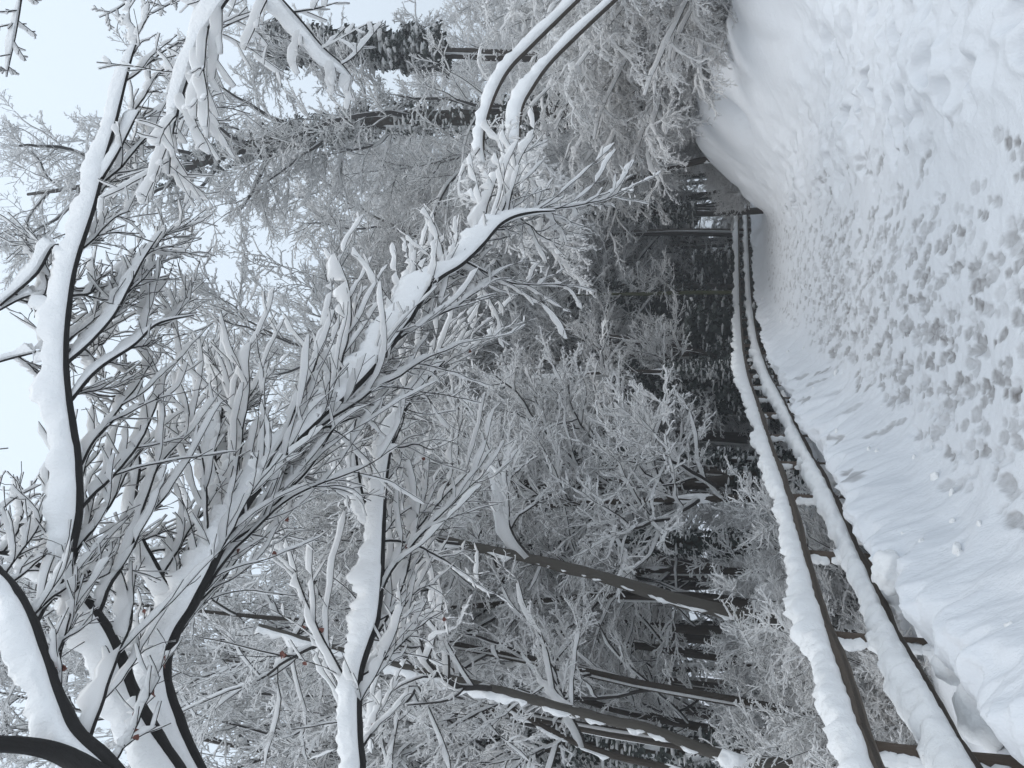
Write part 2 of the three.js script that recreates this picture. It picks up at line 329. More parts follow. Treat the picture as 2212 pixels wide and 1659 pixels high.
function limbTree(r, wood, snow, P, R, levels, lv = 0) { // side shoots along P, then theirs
  const L = levels[lv]; if (!L) return;
  const n = P.length - 1, count = Math.max(1, Math.round(L.n * (0.7 + 0.6 * r()))); let az = r() * 6.3;
  for (let k = 0; k < count; k++) {
    const f = lerp(L.from ?? 0.15, 1, (k + r()) / count), i = Math.min(Math.floor(f * n), n - 1), u = f * n - i, p = mix(P[i], P[i + 1], u), t = norm(sub(P[i + 1], P[i])), rr = lerp(R[i], R[i + 1], u);
    az += L.flat ? Math.PI + (r() - 0.5) * 0.9 : 2.4 + (r() - 0.5) * 0.8;
    let d = sideDir(r, t, L.ang * (0.75 + 0.5 * r()), az); d = norm([d[0] + (L.bias?.[0] ?? 0), d[1] + (L.lift ?? 0) + (L.bias?.[1] ?? 0), d[2] + (L.bias?.[2] ?? 0)]);
    const len = L.len * (0.55 + 0.7 * r()) * (L.shape ? L.shape(f) : 1 - 0.45 * f), r0 = Math.min(rr * 0.75, L.r * (0.7 + 0.5 * r())), s = stem(r, p, d, len, r0, Math.max(0.0024, r0 * 0.5), L.segs, L.jit, L.up);
    wood.tube(s.P, s.R, L.sides, 0, false);
    snow.snow(s.P, s.R, snowHeights(r, s.P, L.h, L.gap ?? 0.06), L.shapeS ?? S3, L.wide ?? 1);
    L.each?.(s, r);
    limbTree(r, wood, snow, s.P, s.R, levels, lv + 1);
  }
}
// fine twig sprays, made once and set on the branches of every tree and shrub; the snow lies on their upper side
function sprayShape(seed, len, h, n1, n2, droop, wide = 1, rad = 1) {
  const r = rng(seed), wood = new B(), cap = new B();
  const s = stem(r, [0, 0, 0], [1, 0.05, 0], len, 0.0055 * rad, 0.003 * rad, 8, 0.4, -droop);
  wood.tube(s.P, s.R, 3, 0, false); cap.snow(s.P, s.R, snowHeights(r, s.P, h, 0.1, 0.7), S4, wide);
  limbTree(r, wood, cap, s.P, s.R, [
    { n: n1, len: len * 0.5, from: 0.06, ang: 0.8, flat: true, r: 0.0036 * rad, segs: 4, jit: 0.6, up: -droop * 0.7, sides: 3, h: h * 0.8, shapeS: S4, wide, gap: 0.14 },
    { n: n2, len: len * 0.17, from: 0.2, ang: 0.8, r: 0.0026 * rad, segs: 2, jit: 0.9, up: 0, sides: 3, h: h * 0.6, wide, gap: 0.2 },
  ]);
  const a = wood.build('x', M.bark).geometry, b = cap.build('x', M.snow).geometry, g = mergeGeometries([a, b], true);
  return g;
}
const SPRAY = [1, 2, 3, 4].map((k) => sprayShape(700 + k, 0.85, 0.054, 9, 4, 0.1, 1.15, 0.85)), HEAVY = [1, 2, 3].map((k) => sprayShape(720 + k, 0.8, 0.075, 8, 4, 0.75, 1.8, 0.8));
class Sprays {
  constructor(shapes = SPRAY) { this.shapes = shapes; this.m = shapes.map(() => []); }
  put(r, p, d, size) {
    const yaw = Math.atan2(-d[2], d[0]) + (r() - 0.5) * 0.5, pitch = clamp(Math.asin(clamp(d[1], -1, 1)), -0.8, 0.75) + (r() - 0.5) * 0.4, z = size * (0.6 + 0.7 * r());
    this.m[Math.floor(r() * this.shapes.length)].push(new THREE.Matrix4().compose(new THREE.Vector3(...p), new THREE.Quaternion().setFromEuler(new THREE.Euler((r() - 0.5) * 0.9, yaw, pitch, 'YZX')), new THREE.Vector3(z, z * (0.85 + 0.3 * r()), z * (r() < 0.5 ? -1 : 1))));
  }
  along(r, s, n, size, from = 0.12) { // sprays on both sides of a branch and at its tip
    const m = s.P.length - 1; let side = r() < 0.5 ? 1 : -1;
    for (let k = 0; k <= n; k++) {
      const f = k === n ? 1 : lerp(from, 0.95, (k + r()) / n), i = Math.min(Math.floor(f * m), m - 1), p = mix(s.P[i], s.P[i + 1], f * m - i), t = norm(sub(s.P[i + 1], s.P[i])); side = -side;
      this.put(r, p, k === n ? t : sideDir(r, t, 0.8 + 0.4 * (r() - 0.5), side > 0 ? (r() - 0.5) * 1.4 : Math.PI + (r() - 0.5) * 1.4), size);
    }
  }
  build(parent) {
    this.m.forEach((list, k) => { if (!list.length) return; const g = new THREE.InstancedMesh(this.shapes[k], [M.bark, M.snow], list.length); list.forEach((x, i) => g.setMatrixAt(i, x)); g.name = 'twigs'; g.userData.kind = 'stuff'; g.castShadow = g.receiveShadow = true; parent.add(g); });
  }
}
const LIMBS = (bag, n1, len1, n2, len2, ns, size, h = 1) => [
  { n: n1, len: len1, from: 0.22, ang: 1.0, lift: 0.12, r: 0.036, segs: 11, jit: 0.46, up: 0.18, sides: 5, h: 0.085 * h, shapeS: S5, shape: (f) => 1.15 - 0.75 * f, each: (s, r) => bag.along(r, { P: s.P.slice(5) }, 2, size) },
  { n: n2, len: len2, from: 0.12, ang: 0.85, lift: 0.06, r: 0.013, segs: 6, jit: 0.5, up: 0, sides: 3, h: 0.055 * h, wide: 0.95, shapeS: S4, each: (s, r) => bag.along(r, s, ns, size) },
];
function ivyOn(r, P, R, leaves, caps, n, spread, size, snowy = 0.25, patch = 0.1) { // leaves that clothe a trunk
  const m = P.length - 1, s0 = r() * 50;
  for (let k = 0; k < n; k++) {
    const f = r(), i = Math.min(Math.floor(f * m), m - 1), u = f * m - i, c = mix(P[i], P[i + 1], u), a = r() * 6.283, rr = lerp(R[i], R[i + 1], u);
    const g = noise(Math.cos(a) * 0.9 + s0, f * m * 0.9, Math.sin(a) * 0.9) + 0.5 * noise(Math.cos(a) * 2 + s0, f * m * 2.3, Math.sin(a) * 2);
    if (g < patch - 0.35) continue;
    const o = rr + spread * (0.25 + 0.95 * Math.sqrt(r()) * clamp(0.55 + g, 0.1, 1.3)), out = [Math.cos(a), 0, Math.sin(a)], p = add(c, out, o);
    const d = norm([out[0] * 0.5 + (r() - 0.5), -0.5 + (r() - 0.5) * 0.6, out[2] * 0.5 + (r() - 0.5)]), up = norm([out[0] + (r() - 0.5) * 0.8, 0.8, out[2] + (r() - 0.5) * 0.8]), z = size * (0.6 + 0.7 * r());
    leaves.leaf(p, d, up, z, z * 0.45);
    if (r() < snowy * clamp(0.6 + g, 0.2, 1.4)) caps.blob(add(p, [0, 1, 0], z * 0.2), z * (0.4 + 0.6 * r()), z * (0.14 + 0.16 * r()), z * (0.4 + 0.6 * r()), k * 0.37, 1.1, 0);
  }
}
function patchySnow(r, P, R, h, cover = 0.5) { // snow stuck to one side of a steep trunk
  const H = []; const s0 = r() * 40;
  P.forEach((p, k) => { const g = noise(k * 0.17 + s0, 0.5) + 0.5 * noise(k * 0.9 + s0, 2.5) + cover - 0.5; H.push(g > -0.05 ? h * clamp(0.35 + g * 1.4, 0.15, 1.2) * (0.8 + 0.4 * r()) : 0); });
  return H;
}

// a curled dead leaf
const LEAF = new THREE.BufferGeometry(); { const b = new B(); const o = [[0, 0, 0], [0.35, 0.1, 0.12], [0.48, 0.2, 0.35], [0.4, 0.12, 0.7], [0, -0.12, 1], [-0.4, 0.14, 0.7], [-0.48, 0.2, 0.35], [-0.35, 0.08, 0.12]].map((q) => b.v(...q, q[0], q[2])); const c = b.v(0, -0.02, 0.5, 0, 0.5); for (let k = 0; k < 8; k++) b.i.push(c, o[k], o[(k + 1) % 8]); LEAF.setAttribute('position', new THREE.BufferAttribute(new Float32Array(b.p), 3)); LEAF.setAttribute('uv', new THREE.BufferAttribute(new Float32Array(b.u), 2)); LEAF.setIndex(b.i); LEAF.computeVertexNormals(); }

// ------------------------------------------------------------------ trees and bushes to repeat
function woodTree(seed, height, lean, limbs, name = 'bare_tree') { // a tree at the origin, > trunk (> snow_cover), crown (> snow_cover, twigs)
  const r = rng(seed), root = new THREE.Group(), bag = new Sprays(); root.userData.base = name;
  const s = stem(r, [0, -0.4, 0], [lean, 1, lean * 0.4], height, height * 0.0105, 0.02, 22, 0.14, 0.1);
  const t = new B().tube(s.P, s.R, 8, 0.15).build('trunk', M.barkBrown, root), crown = new B(), cap = new B();
  new B().snow(s.P, s.R, patchySnow(r, s.P, s.R, 0.05, 0.55), S5).build('snow_cover', M.snow, t);
  limbTree(r, crown, cap, s.P, s.R, limbs(bag));
  const c = crown.build('crown', M.bark, root); cap.build('snow_cover', M.snow, c); bag.build(c);
  return root;
}
function shrub(seed, height, stems, laden, name) { // many stems from one foot, bent by snow
  const r = rng(seed), root = new THREE.Group(), bag = new Sprays(laden ? HEAVY : SPRAY); root.userData.base = name;
  const wood = new B(), cap = new B(), tips = [];
  for (let k = 0; k < stems; k++) {
    const a = k * 2.4 + r(), o = 0.25 + 0.75 * r(), d = [Math.cos(a) * o * (laden ? 0.6 : 0.75), 1.0 - 0.3 * o, Math.sin(a) * o * (laden ? 0.6 : 0.75)], len = height * (0.65 + 0.55 * r());
    const s = stem(r, [Math.cos(a) * 0.25 * o, -0.25, Math.sin(a) * 0.25 * o], d, len, laden ? 0.02 : 0.012, 0.004, 10, 0.3, laden ? -0.75 : -0.35);
    wood.tube(s.P, s.R, 4, 0, false); cap.snow(s.P, s.R, snowHeights(r, s.P, laden ? 0.12 : 0.04, 0.06, 0.8), S5, laden ? 1.3 : 0.95);
    limbTree(r, wood, cap, s.P, s.R, [{ n: laden ? 9 : 7, len: height * 0.26, from: 0.15, ang: 0.85, lift: 0.05, r: laden ? 0.008 : 0.006, segs: 5, jit: 0.7, up: laden ? -0.6 : -0.15, sides: 3, h: laden ? 0.08 : 0.034, shapeS: laden ? S5 : S4, wide: laden ? 1.3 : 0.95, each: (t, q) => {
      bag.along(q, t, laden ? 4 : 3, laden ? 0.55 : 0.32 + height * 0.07);
      if (laden && q() < 0.13) { const p = t.P[2 + Math.floor(q() * 2)]; for (let c = 0; c < 3; c++) cap.blob([p[0] + (q() - 0.5) * 0.22, p[1] + 0.03 + (q() - 0.5) * 0.08, p[2] + (q() - 0.5) * 0.22], 0.07 + 0.1 * q(), 0.04 + 0.05 * q(), 0.07 + 0.1 * q(), q() * 90, 0.9, 2); }
      if (!laden && q() < 0.09) tips.push(t.P[4]);
    } }]);
  }
  for (const p of tips) { const m = new THREE.Mesh(LEAF, r() < 0.55 ? M.leafOlive : M.leafRed); m.name = 'leaf'; m.castShadow = m.receiveShadow = true; m.position.set(...p); m.rotation.set(0.9 + r() * 0.9, r() * 6, r() - 0.5); m.scale.setScalar(0.03 + 0.012 * r()); root.add(m); }
  const w = wood.build('branches', M.bark, root); cap.build('snow_cover', M.snow, w); bag.build(w);
  return root;
}
const far = [[11, 15, 0.05], [12, 14, -0.12], [13, 16, 0.1], [14, 13, -0.04]].map(([k, h, l]) => woodTree(k, h, l, (b) => LIMBS(b, 20, 4.8, 7, 1.9, 2, 1.05)));
const near = [[37, 12, 0.14], [38, 11, -0.1], [39, 13, 0.04]].map(([k, h, l]) => woodTree(k, h, l, (b) => LIMBS(b, 16, 4.0, 8, 1.5, 2, 0.75)));
const shrubs = [shrub(51, 2.1, 17, false, 'snowy_shrub'), shrub(52, 1.6, 15, false, 'snowy_shrub'), shrub(53, 2.8, 18, false, 'snowy_shrub')];
const laden = [shrub(61, 3.2, 20, true, 'laden_bush'), shrub(62, 5.2, 24, true, 'laden_bush'), shrub(63, 4.2, 22, true, 'laden_bush')];
function ivyTree(seed, height, spread, n, size) { // an evergreen mass: a trunk hung with ivy
  const r = rng(seed), root = new THREE.Group(); root.userData.base = 'ivy_clad_tree';
  const s = stem(r, [0, -0.4, 0], [0.04, 1, 0.02], height, 0.16, 0.05, 14, 0.12, 0.1), lv = new B(), cp = new B(), wood = new B(), sn = new B(), bag = new Sprays();
  new B().tube(s.P, s.R, 8, 0.15).build('trunk', M.barkBrown, root); ivyOn(r, s.P, s.R, lv, cp, n, spread, size, 0.3, -0.05);
  limbTree(r, wood, sn, s.P, s.R, LIMBS(bag, 9, 2.4, 6, 1.2, 3, 0.9));
  const g = lv.build('ivy', M.ivy, root); g.userData.kind = 'stuff'; cp.build('snow_cover', M.snow, g); const c = wood.build('crown', M.bark, root); sn.build('snow_cover', M.snow, c); bag.build(c);
  return root;
}
const ivies = [ivyTree(71, 9, 1.0, 9000, 0.2), ivyTree(72, 6, 0.8, 6000, 0.19)];
const pxOf = (x, y, z) => { const f = -z * CP + (y - EYE) * SP, u = (y - EYE) * CP + z * SP; return [1106 - u / f * F, 829.5 - x / f * F]; };

{ // the wood
  const r = rng(900), spots = [];
  const free = (x, z, m) => spots.every((s) => Math.hypot(s[0] - x, s[1] - z) > m);
  const ORD = 'first second third fourth fifth sixth seventh eighth ninth tenth eleventh twelfth thirteenth fourteenth fifteenth sixteenth seventeenth eighteenth nineteenth twentieth twenty-first twenty-second twenty-third twenty-fourth twenty-fifth twenty-sixth twenty-seventh twenty-eighth twenty-ninth thirtieth thirty-first thirty-second thirty-third thirty-fourth thirty-fifth thirty-sixth thirty-seventh thirty-eighth thirty-ninth fortieth'.split(' ');
  function scatter(n, pick, gap, list, label, category, group, s0, s1, ok = () => true, count = false) {
    const made = [];
    for (let k = 0, t = 0; k < n && t < n * 80; t++) {
      const [x, d] = pick(), y = gy(x, -d) - 0.05, q = pxOf(x, y, -d); if (q[1] < -300 || q[1] > 1950 || !free(x, -d, gap) || !ok(x, d, q[1])) continue;
      spots.push([x, -d]); k++;
      const s = lerp(s0, s1, r()), slim = group.startsWith('slender') ? 0.62 : group.startsWith('bare trees at') ? 0.5 : 1;
      copy(list[Math.floor(r() * list.length)], [x, y, -d], r() * 6.283, [s * slim, s * (0.9 + 0.2 * r()), s * slim], label, category, group);
      made.push(scene.children[scene.children.length - 1]);
    }
    if (count) made.sort((a, b) => b.position.z - a.position.z).forEach((o, k) => { o.userData.label += ', ' + ORD[k] + ' nearest of them'; });
  }
  const open = (d, py) => (d < 13.5 && py > 945 && py < 1270) || (d < 9.5 && py > 1300 && py < 1480), clear = (x, d, py) => !(py > 470 && py < 905 && d < 34) && !open(d, py), low = (x, d, py) => !(py > 470 && py < 990 && d < 40) && !(d > 7.5 && open(d, py));      // the view along the far fence to the dark ivy trees stays open
  // left of the fence, near and middle
  scatter(8, () => { const d = 10 + r() * 7, o = 2.4 + r() * (0.25 * d + 4); return [fenceX(d) - o, d]; }, 1.7, near, 'bare snow-covered tree in the wood just behind the wooden fence', 'tree', 'trees of the near wood behind the fence', 0.7, 1.0, clear, true);
  scatter(3, () => { const d = 8 + r() * 5; return [(829.5 - (1500 + 330 * r())) / 1640 * d, d]; }, 1.2, near, 'fine-twigged bare tree at the left edge behind the fence', 'tree', 'bare trees at the left edge', 0.95, 1.25, (x, d) => x < fenceX(d) - 1.5, true);
  scatter(18, () => { const d = 16 + r() * 14, o = 3 + r() * 16; return [fenceX(d) - o, d]; }, 1.9, [...near, ...far], 'bare snow-covered tree in the middle of the wood beyond the fence', 'tree', 'trees in the middle of the wood', 0.85, 1.15, clear);
  scatter(24, () => { const d = 28 + r() * 26, o = 2 + r() * 30; return [fenceX(Math.min(d, 30)) - o + (d > 30 ? (d - 30) * 0.55 : 0), d]; }, 2.0, far, 'tall bare snow-covered tree deep in the wood beyond the fence', 'tree', 'trees deep in the wood', 1.05, 1.5, clear);
  scatter(16, () => { const d = 33 + r() * 14; return [-3 + r() * (0.3 * d), d]; }, 1.8, far, 'tall bare snow-covered tree behind the dark ivy trees', 'tree', 'trees behind the ivy trees', 1.15, 1.5, (x, d) => x < fenceX(d) - 1.5);
  scatter(26, () => { const d = 50 + r() * 40; return [-26 + r() * 66, d]; }, 2.4, far, 'pale bare tree far beyond the bend of the path', 'tree', 'far trees beyond the bend', 1.1, 1.6);
  scatter(5, () => { const d = 26 + r() * 10; return [(829.5 - (590 + 200 * r())) / 1640 * d, d]; }, 1.6, near, 'slender tall tree with a fine high crown above the fence', 'tree', 'slender trees above the fence', 1.6, 2.0, (x, d) => x < fenceX(d) - 1.2, true);
  // right, beyond the bank
  scatter(15, () => { const d = 26 + r() * 26; return [toeX(Math.min(d, 27)) + 4.2 + r() * 16, d]; }, 2.2, far, 'bare snow-covered tree behind the bushes of the right bank', 'tree', 'trees behind the right bank', 0.7, 1.1, (x, d, py) => py > 170 || d > 38);
  // undergrowth
  scatter(34, () => { const d = 3.6 + r() * 9; return [fenceX(d) - 1.15 - r() * (1.2 + d * 0.1), d]; }, 0.65, shrubs, 'small snow-covered shrub crowding the back of the fence', 'shrub', 'shrubs behind the fence', 0.45, 0.85, low, true);
  scatter(55, () => { const d = 8 + r() * 29; return [fenceX(Math.min(d, 34)) - 3.2 - r() * 16 + (d > 34 ? (d - 34) * 0.6 : 0), d]; }, 1.0, shrubs, 'snow-covered shrub among the tree trunks of the wood', 'shrub', 'undergrowth of the wood', 0.6, 1.15, low);
  scatter(30, () => { const d = 40 + r() * 34; return [-8 + r() * 36, d]; }, 1.2, shrubs, 'pale snow-covered shrub far beyond the bend of the path', 'shrub', 'far undergrowth beyond the bend', 1.5, 2.4, (x, d, py) => Math.abs(x - fenceX(d)) > 2.5 && x < fenceX(d) + 30 && !(py > 560 && py < 880));
  scatter(11, () => { const d = 33 + r() * 16; return [-4 + r() * 15, d]; }, 1.5, ivies, 'dark ivy-clad tree in the shade behind the far fence', 'tree', 'ivy trees behind the far fence', 0.8, 1.3, (x, d, py) => x < fenceX(d) - 1.5 && py > 570, true);
  scatter(6, () => { const d = 44 + r() * 12; return [(0.13 + 0.14 * r()) * d, d]; }, 1.6, far, 'very tall pale tree standing behind the end of the right bank', 'tree', 'tall trees behind the end of the bank', 1.5, 1.95, (x, d) => x < fenceX(d) - 1.5, true);
  scatter(4, () => { const d = 11.6 + r() * 3; return [toeX(d) + 3.6 + r() * 1.6, d]; }, 0.7, laden, 'snow-bowed bush at the right edge by the boughs', 'bush', 'laden bushes at the right edge', 0.75, 1.0, () => true, true);
  scatter(16, () => { const d = 15.5 + r() * 14; return [toeX(d) + 2.5 + r() * 0.9, d]; }, 0.5, shrubs, 'small snowy shrub rooted on the crest of the right bank', 'shrub', 'small shrubs on the bank crest', 0.35, 0.7, () => true, true);
  scatter(6, () => { const d = 27.5 + r() * 4.5; return [toeX(d) + 0.8 + r() * 1.8, d]; }, 0.55, shrubs, 'low snow-heaped shrub at the far end of the right bank', 'shrub', 'shrubs at the end of the bank', 0.4, 0.7, () => true, true);
  scatter(30, () => { const d = 15 + r() * 14; return [toeX(d) + 4.0 + r() * 6, d]; }, 0.85, laden, 'bush bowed under thick snow on top of the right bank', 'bush', 'laden bushes on the right bank', 0.75, 1.2, () => true, true);
}

// ------------------------------------------------------------------ single trees that the photograph shows
function tracedTree(o) { // trunk through traced points, with its own limbs
  const r = rng(o.seed), first = at(...o.pts[0], o.d), base = [first[0], gy(first[0], -o.d) - 0.3, -o.d];
  const pts = o.pts.map(([x, y], k) => at(x, y, (Array.isArray(o.depths) ? o.depths[k] : o.d))), R = o.pts.map(([x, y], k) => o.w[k] * 0.5 * mPerPx(x, y, o.d));
  if (pts[0][1] > base[1]) { pts.unshift([lerp(base[0], pts[0][0], 0.5) + (o.foot ?? 0), base[1], base[2]]); R.unshift(R[0] * 1.2); }
  const root = thing(o.name, o.label, 'tree', pts[0].map((v, k) => k === 1 ? base[1] : v)), O = [root.position.x, root.position.y, root.position.z];
  const s = resample(pts.map((p) => sub(p, O)), R, o.step ?? 0.3);
  const trunk = new B().tube(s.P, s.R, 14, 0.26), t = trunk.build('trunk', o.bark ?? M.barkBrown, root);
  const cap = new B().snow(s.P, s.R, patchySnow(r, s.P, s.R, o.snow ?? 0.06, o.cover ?? 0.5), S10, 0.95, 0.7);
  cap.build('snow_cover', M.snowNear, t);
  if (o.levels) {
    const wood = new B(), sn = new B(), bag = new Sprays(), levels = o.levels(bag); limbTree(r, wood, sn, s.P, s.R, levels);
    for (const l of o.limbs ?? []) {
      const q = resample(l.pts.map(([x, y], k) => sub(at(x, y, l.d?.[k] ?? o.d), O)), l.w.map((w) => w * 0.5 * mPerPx(l.pts[0][0], l.pts[0][1], o.d)), 0.15);
      wood.tube(q.P, q.R, 6); sn.snow(q.P, q.R, snowHeights(r, q.P, l.h ?? 0.12, 0, 0.4), S5, 1.2); limbTree(r, wood, sn, q.P, q.R, levels.slice(1)); bag.along(r, q, 5, o.spray ?? 0.7);
    }
    const c = wood.build('crown', M.bark, root); sn.build('snow_cover', M.snow, c); bag.build(c);
  }
  if (o.ivy) {
    const lv = new B(), cp = new B(), a = Math.floor((o.ivy.from ?? 0) * s.P.length), b = Math.ceil((o.ivy.to ?? 1) * s.P.length);
    ivyOn(r, s.P.slice(a, b), s.R.slice(a, b), lv, cp, o.ivy.n, o.ivy.spread, o.ivy.size, o.ivy.snowy ?? 0.25, o.ivy.patch ?? 0.1);
    const g = lv.build('ivy', M.ivy, root); g.userData.kind = 'stuff'; cp.build('snow_cover', M.snow, g);
  }
  return root;
}
const fine = (n0, len, size = 0.72) => (b) => LIMBS(b, n0, len, 7, 1.3, 2, size).map((l, k) => k ? l : { ...l, from: 0.42 });
tracedTree({ seed: 301, name: 'beech_tree', label: 'curved smooth grey-brown beech trunk leaning right behind the second fence post', d: 8.2, pts: [[1905, 1378], [1740, 1358], [1600, 1330], [1450, 1292], [1300, 1246], [1140, 1206], [1000, 1176], [900, 1150], [700, 1110]], w: [34, 32, 30, 28, 25, 22, 18, 14, 8], bark: M.barkBeech, step: 0.05, snow: 0.06, cover: 0.5,
  levels: (b) => [{ ...LIMBS(b, 8, 2.4, 8, 1.0, 3, 0.5)[0], from: 0.72, lift: 0.25, r: 0.022 }, LIMBS(b, 8, 2.4, 7, 1.0, 3, 0.5)[1]],
  limbs: [{ pts: [[1145, 1205], [1112, 1165], [1092, 1110], [1090, 1050], [1075, 990]], w: [13, 11, 9, 8, 5], d: [8.2, 8.3, 8.5, 8.8, 9.2], h: 0.16 }] });
tracedTree({ seed: 302, name: 'ivy_tree', label: 'straight ivy-covered trunk standing right behind the curved beech trunk', d: 12, pts: [[1730, 1178], [1500, 1172], [1250, 1165], [1050, 1168], [900, 1172], [700, 1165]], w: [24, 24, 22, 18, 14, 8], ivy: { n: 3800, spread: 0.13, size: 0.08, snowy: 0.3, to: 0.72, patch: 0.12 }, levels: fine(12, 2.8) });
tracedTree({ seed: 303, name: 'slanting_tree', label: 'brown trunk slanting up to the right at the lower left, below the beech', d: 7, pts: [[1800, 1665], [1560, 1632], [1404, 1576], [1290, 1550], [1120, 1503], [971, 1466], [804, 1423], [690, 1390], [560, 1350]], w: [26, 25, 24, 23, 20, 18, 14, 11, 7], bark: M.barkBeech, step: 0.05, snow: 0.08, cover: 0.7, levels: fine(5, 1.5, 0.38) });
tracedTree({ seed: 304, name: 'slanting_tree', label: 'thin dark trunk slanting beside the brown one, nearer the left edge', d: 8, pts: [[1600, 1690], [1420, 1653], [1304, 1626], [1204, 1586], [1087, 1519], [980, 1450], [900, 1400]], w: [16, 15, 14, 13, 11, 9, 5], step: 0.1, snow: 0.07, cover: 0.7, levels: fine(5, 1.4, 0.42) });
tracedTree({ seed: 305, name: 'ivy_tree', label: 'leftmost ivy-wrapped trunk in the wood, behind the slanting trunks', d: 11, pts: [[1700, 1630], [1400, 1618], [1150, 1612], [950, 1606], [700, 1590]], w: [26, 24, 22, 18, 10], ivy: { n: 3800, spread: 0.22, size: 0.09, snowy: 0.35 }, levels: fine(12, 2.6) });
tracedTree({ seed: 306, name: 'brown_tree', label: 'upright brown trunk with patches of snow behind the fifth fence post', d: 13, pts: [[1720, 1028], [1640, 1032], [1470, 1046], [1280, 1046], [1104, 1046], [900, 1050], [700, 1060]], w: [28, 27, 25, 23, 20, 15, 8], step: 0.15, snow: 0.07, cover: 0.25, ivy: { n: 1500, spread: 0.12, size: 0.09, to: 0.35 }, levels: fine(13, 3) });
tracedTree({ seed: 307, name: 'brown_tree', label: 'narrow ivied trunk just right of the upright brown trunk', d: 14, pts: [[1700, 992], [1560, 994], [1390, 985], [1200, 980], [1000, 985]], w: [15, 15, 13, 10, 6], ivy: { n: 2600, spread: 0.1, size: 0.08, to: 0.75, snowy: 0.35 }, levels: fine(9, 2.2) });
tracedTree({ seed: 308, name: 'brown_tree', label: 'two-toned slim trunk with snow on one side, left of the upright brown trunk', d: 11, pts: [[1740, 1072], [1600, 1076], [1460, 1078], [1300, 1085], [1100, 1100]], w: [18, 17, 15, 12, 6], step: 0.15, snow: 0.06, cover: 0.6, levels: fine(8, 2) });
tracedTree({ seed: 309, name: 'forest_tree', label: 'dark slim trunk standing between the beech and the leftmost ivy trunk', d: 13, pts: [[1700, 1240], [1500, 1232], [1250, 1240], [1000, 1262], [750, 1300]], w: [16, 15, 13, 10, 6], snow: 0.07, levels: fine(11, 2.6) });
tracedTree({ seed: 310, name: 'tall_ivy_tree', label: 'tall dark leaning trunk with ivy tufts above the right bank, crown against the sky', d: 21.5, pts: [[1440, 200], [1340, 215], [1200, 240], [1080, 252], [900, 255], [740, 270], [620, 293], [510, 325], [370, 370], [200, 400], [60, 420]], w: [40, 38, 36, 34, 31, 29, 27, 22, 16, 11, 6], bark: M.barkBrown, step: 0.3, snow: 0.05, cover: 0.35, ivy: { n: 6000, spread: 0.3, size: 0.12, snowy: 0.3, from: 0.12, to: 0.85, patch: 0.28 },
  levels: (b) => [{ ...LIMBS(b, 25, 5.4, 9, 2.0, 3, 1.0, 1.5)[0], from: 0.28, lift: 0.3, r: 0.07, up: 0.35, shape: (f) => 1.1 - 0.55 * f }, LIMBS(b, 25, 5.4, 9, 2.0, 3, 1.0, 1.3)[1]] });
tracedTree({ seed: 311, name: 'ivy_column', label: 'dark green ivy column with snow tufts at the right edge under open sky', d: 22, pts: [[1500, 130], [1040, 118], [900, 110], [740, 100], [600, 96], [540, 95]], w: [26, 24, 22, 18, 12, 6], ivy: { n: 6000, spread: 0.5, size: 0.17, snowy: 0.35, from: 0.42, to: 0.88, patch: 0.0 }, levels: fine(7, 2) });
tracedTree({ seed: 312, name: 'brown_tree', label: 'short slanting dark trunk at the crest of the right bank', d: 26, pts: [[1520, 346], [1440, 366], [1330, 388], [1200, 410], [1050, 430]], w: [14, 14, 12, 9, 5], bark: M.barkBrown, levels: fine(10, 3) });
tracedTree({ seed: 313, name: 'mossy_tree', label: 'thin straight moss-green trunk standing by the far fence', d: 30.2, pts: [[1622, 632], [1500, 632], [1385, 635], [1300, 636], [1180, 640]], w: [8.5, 8.5, 8, 6, 4], bark: M.moss, snow: 0.02, cover: 0.2, levels: fine(7, 2.2) });
tracedTree({ seed: 314, name: 'ivy_thicket', label: 'broad dark ivy-clad tree left of the thin mossy trunk', d: 33, pts: [[1600, 690], [1450, 680], [1330, 665], [1210, 650]], w: [14, 13, 11, 8], ivy: { n: 10000, spread: 1.15, size: 0.22, snowy: 0.12, patch: -0.1 }, levels: fine(7, 2.5) });
tracedTree({ seed: 315, name: 'ivy_thicket', label: 'grey-green ivy-clad tree behind the middle of the fence', d: 25, pts: [[1640, 845], [1540, 842], [1430, 838], [1330, 835]], w: [12, 12, 10, 7], ivy: { n: 6500, spread: 0.8, size: 0.16, snowy: 0.16, patch: -0.05 }, levels: fine(8, 2.5) });
tracedTree({ seed: 316, name: 'ivy_thicket', label: 'small dark evergreen mass right of the thin mossy trunk', d: 38, pts: [[1600, 585], [1550, 590], [1500, 590]], w: [10, 10, 8], ivy: { n: 6000, spread: 0.85, size: 0.22, snowy: 0.2, patch: -0.1 } });
tracedTree({ seed: 317, name: 'brown_tree', label: 'red-brown leaning trunk before the dark ivy, left of it', d: 27, pts: [[1620, 778], [1520, 762], [1435, 745], [1330, 728], [1200, 705]], w: [12, 12, 10, 8, 5], ivy: { n: 1800, spread: 0.35, size: 0.15, to: 0.4, snowy: 0.2 }, levels: fine(7, 2.2) });
tracedTree({ seed: 318, name: 'brown_tree', label: 'upright trunk flecked with snow between the two dark ivy trees', d: 24, pts: [[1635, 806], [1540, 802], [1440, 802], [1300, 806], [1150, 815]], w: [12, 12, 11, 8, 5], ivy: { n: 1800, spread: 0.2, size: 0.12, to: 0.6, snowy: 0.6 }, levels: fine(9, 2.4) });
tracedTree({ seed: 319, name: 'ivy_thicket', label: 'dark ivy-hung trunk between the bank crest and the far bend', d: 34, pts: [[1520, 462], [1400, 455], [1290, 448], [1190, 440]], w: [12, 12, 10, 7], ivy: { n: 3000, spread: 0.45, size: 0.16, snowy: 0.4, patch: 0.05, from: 0.3 }, levels: fine(8, 2.4) });
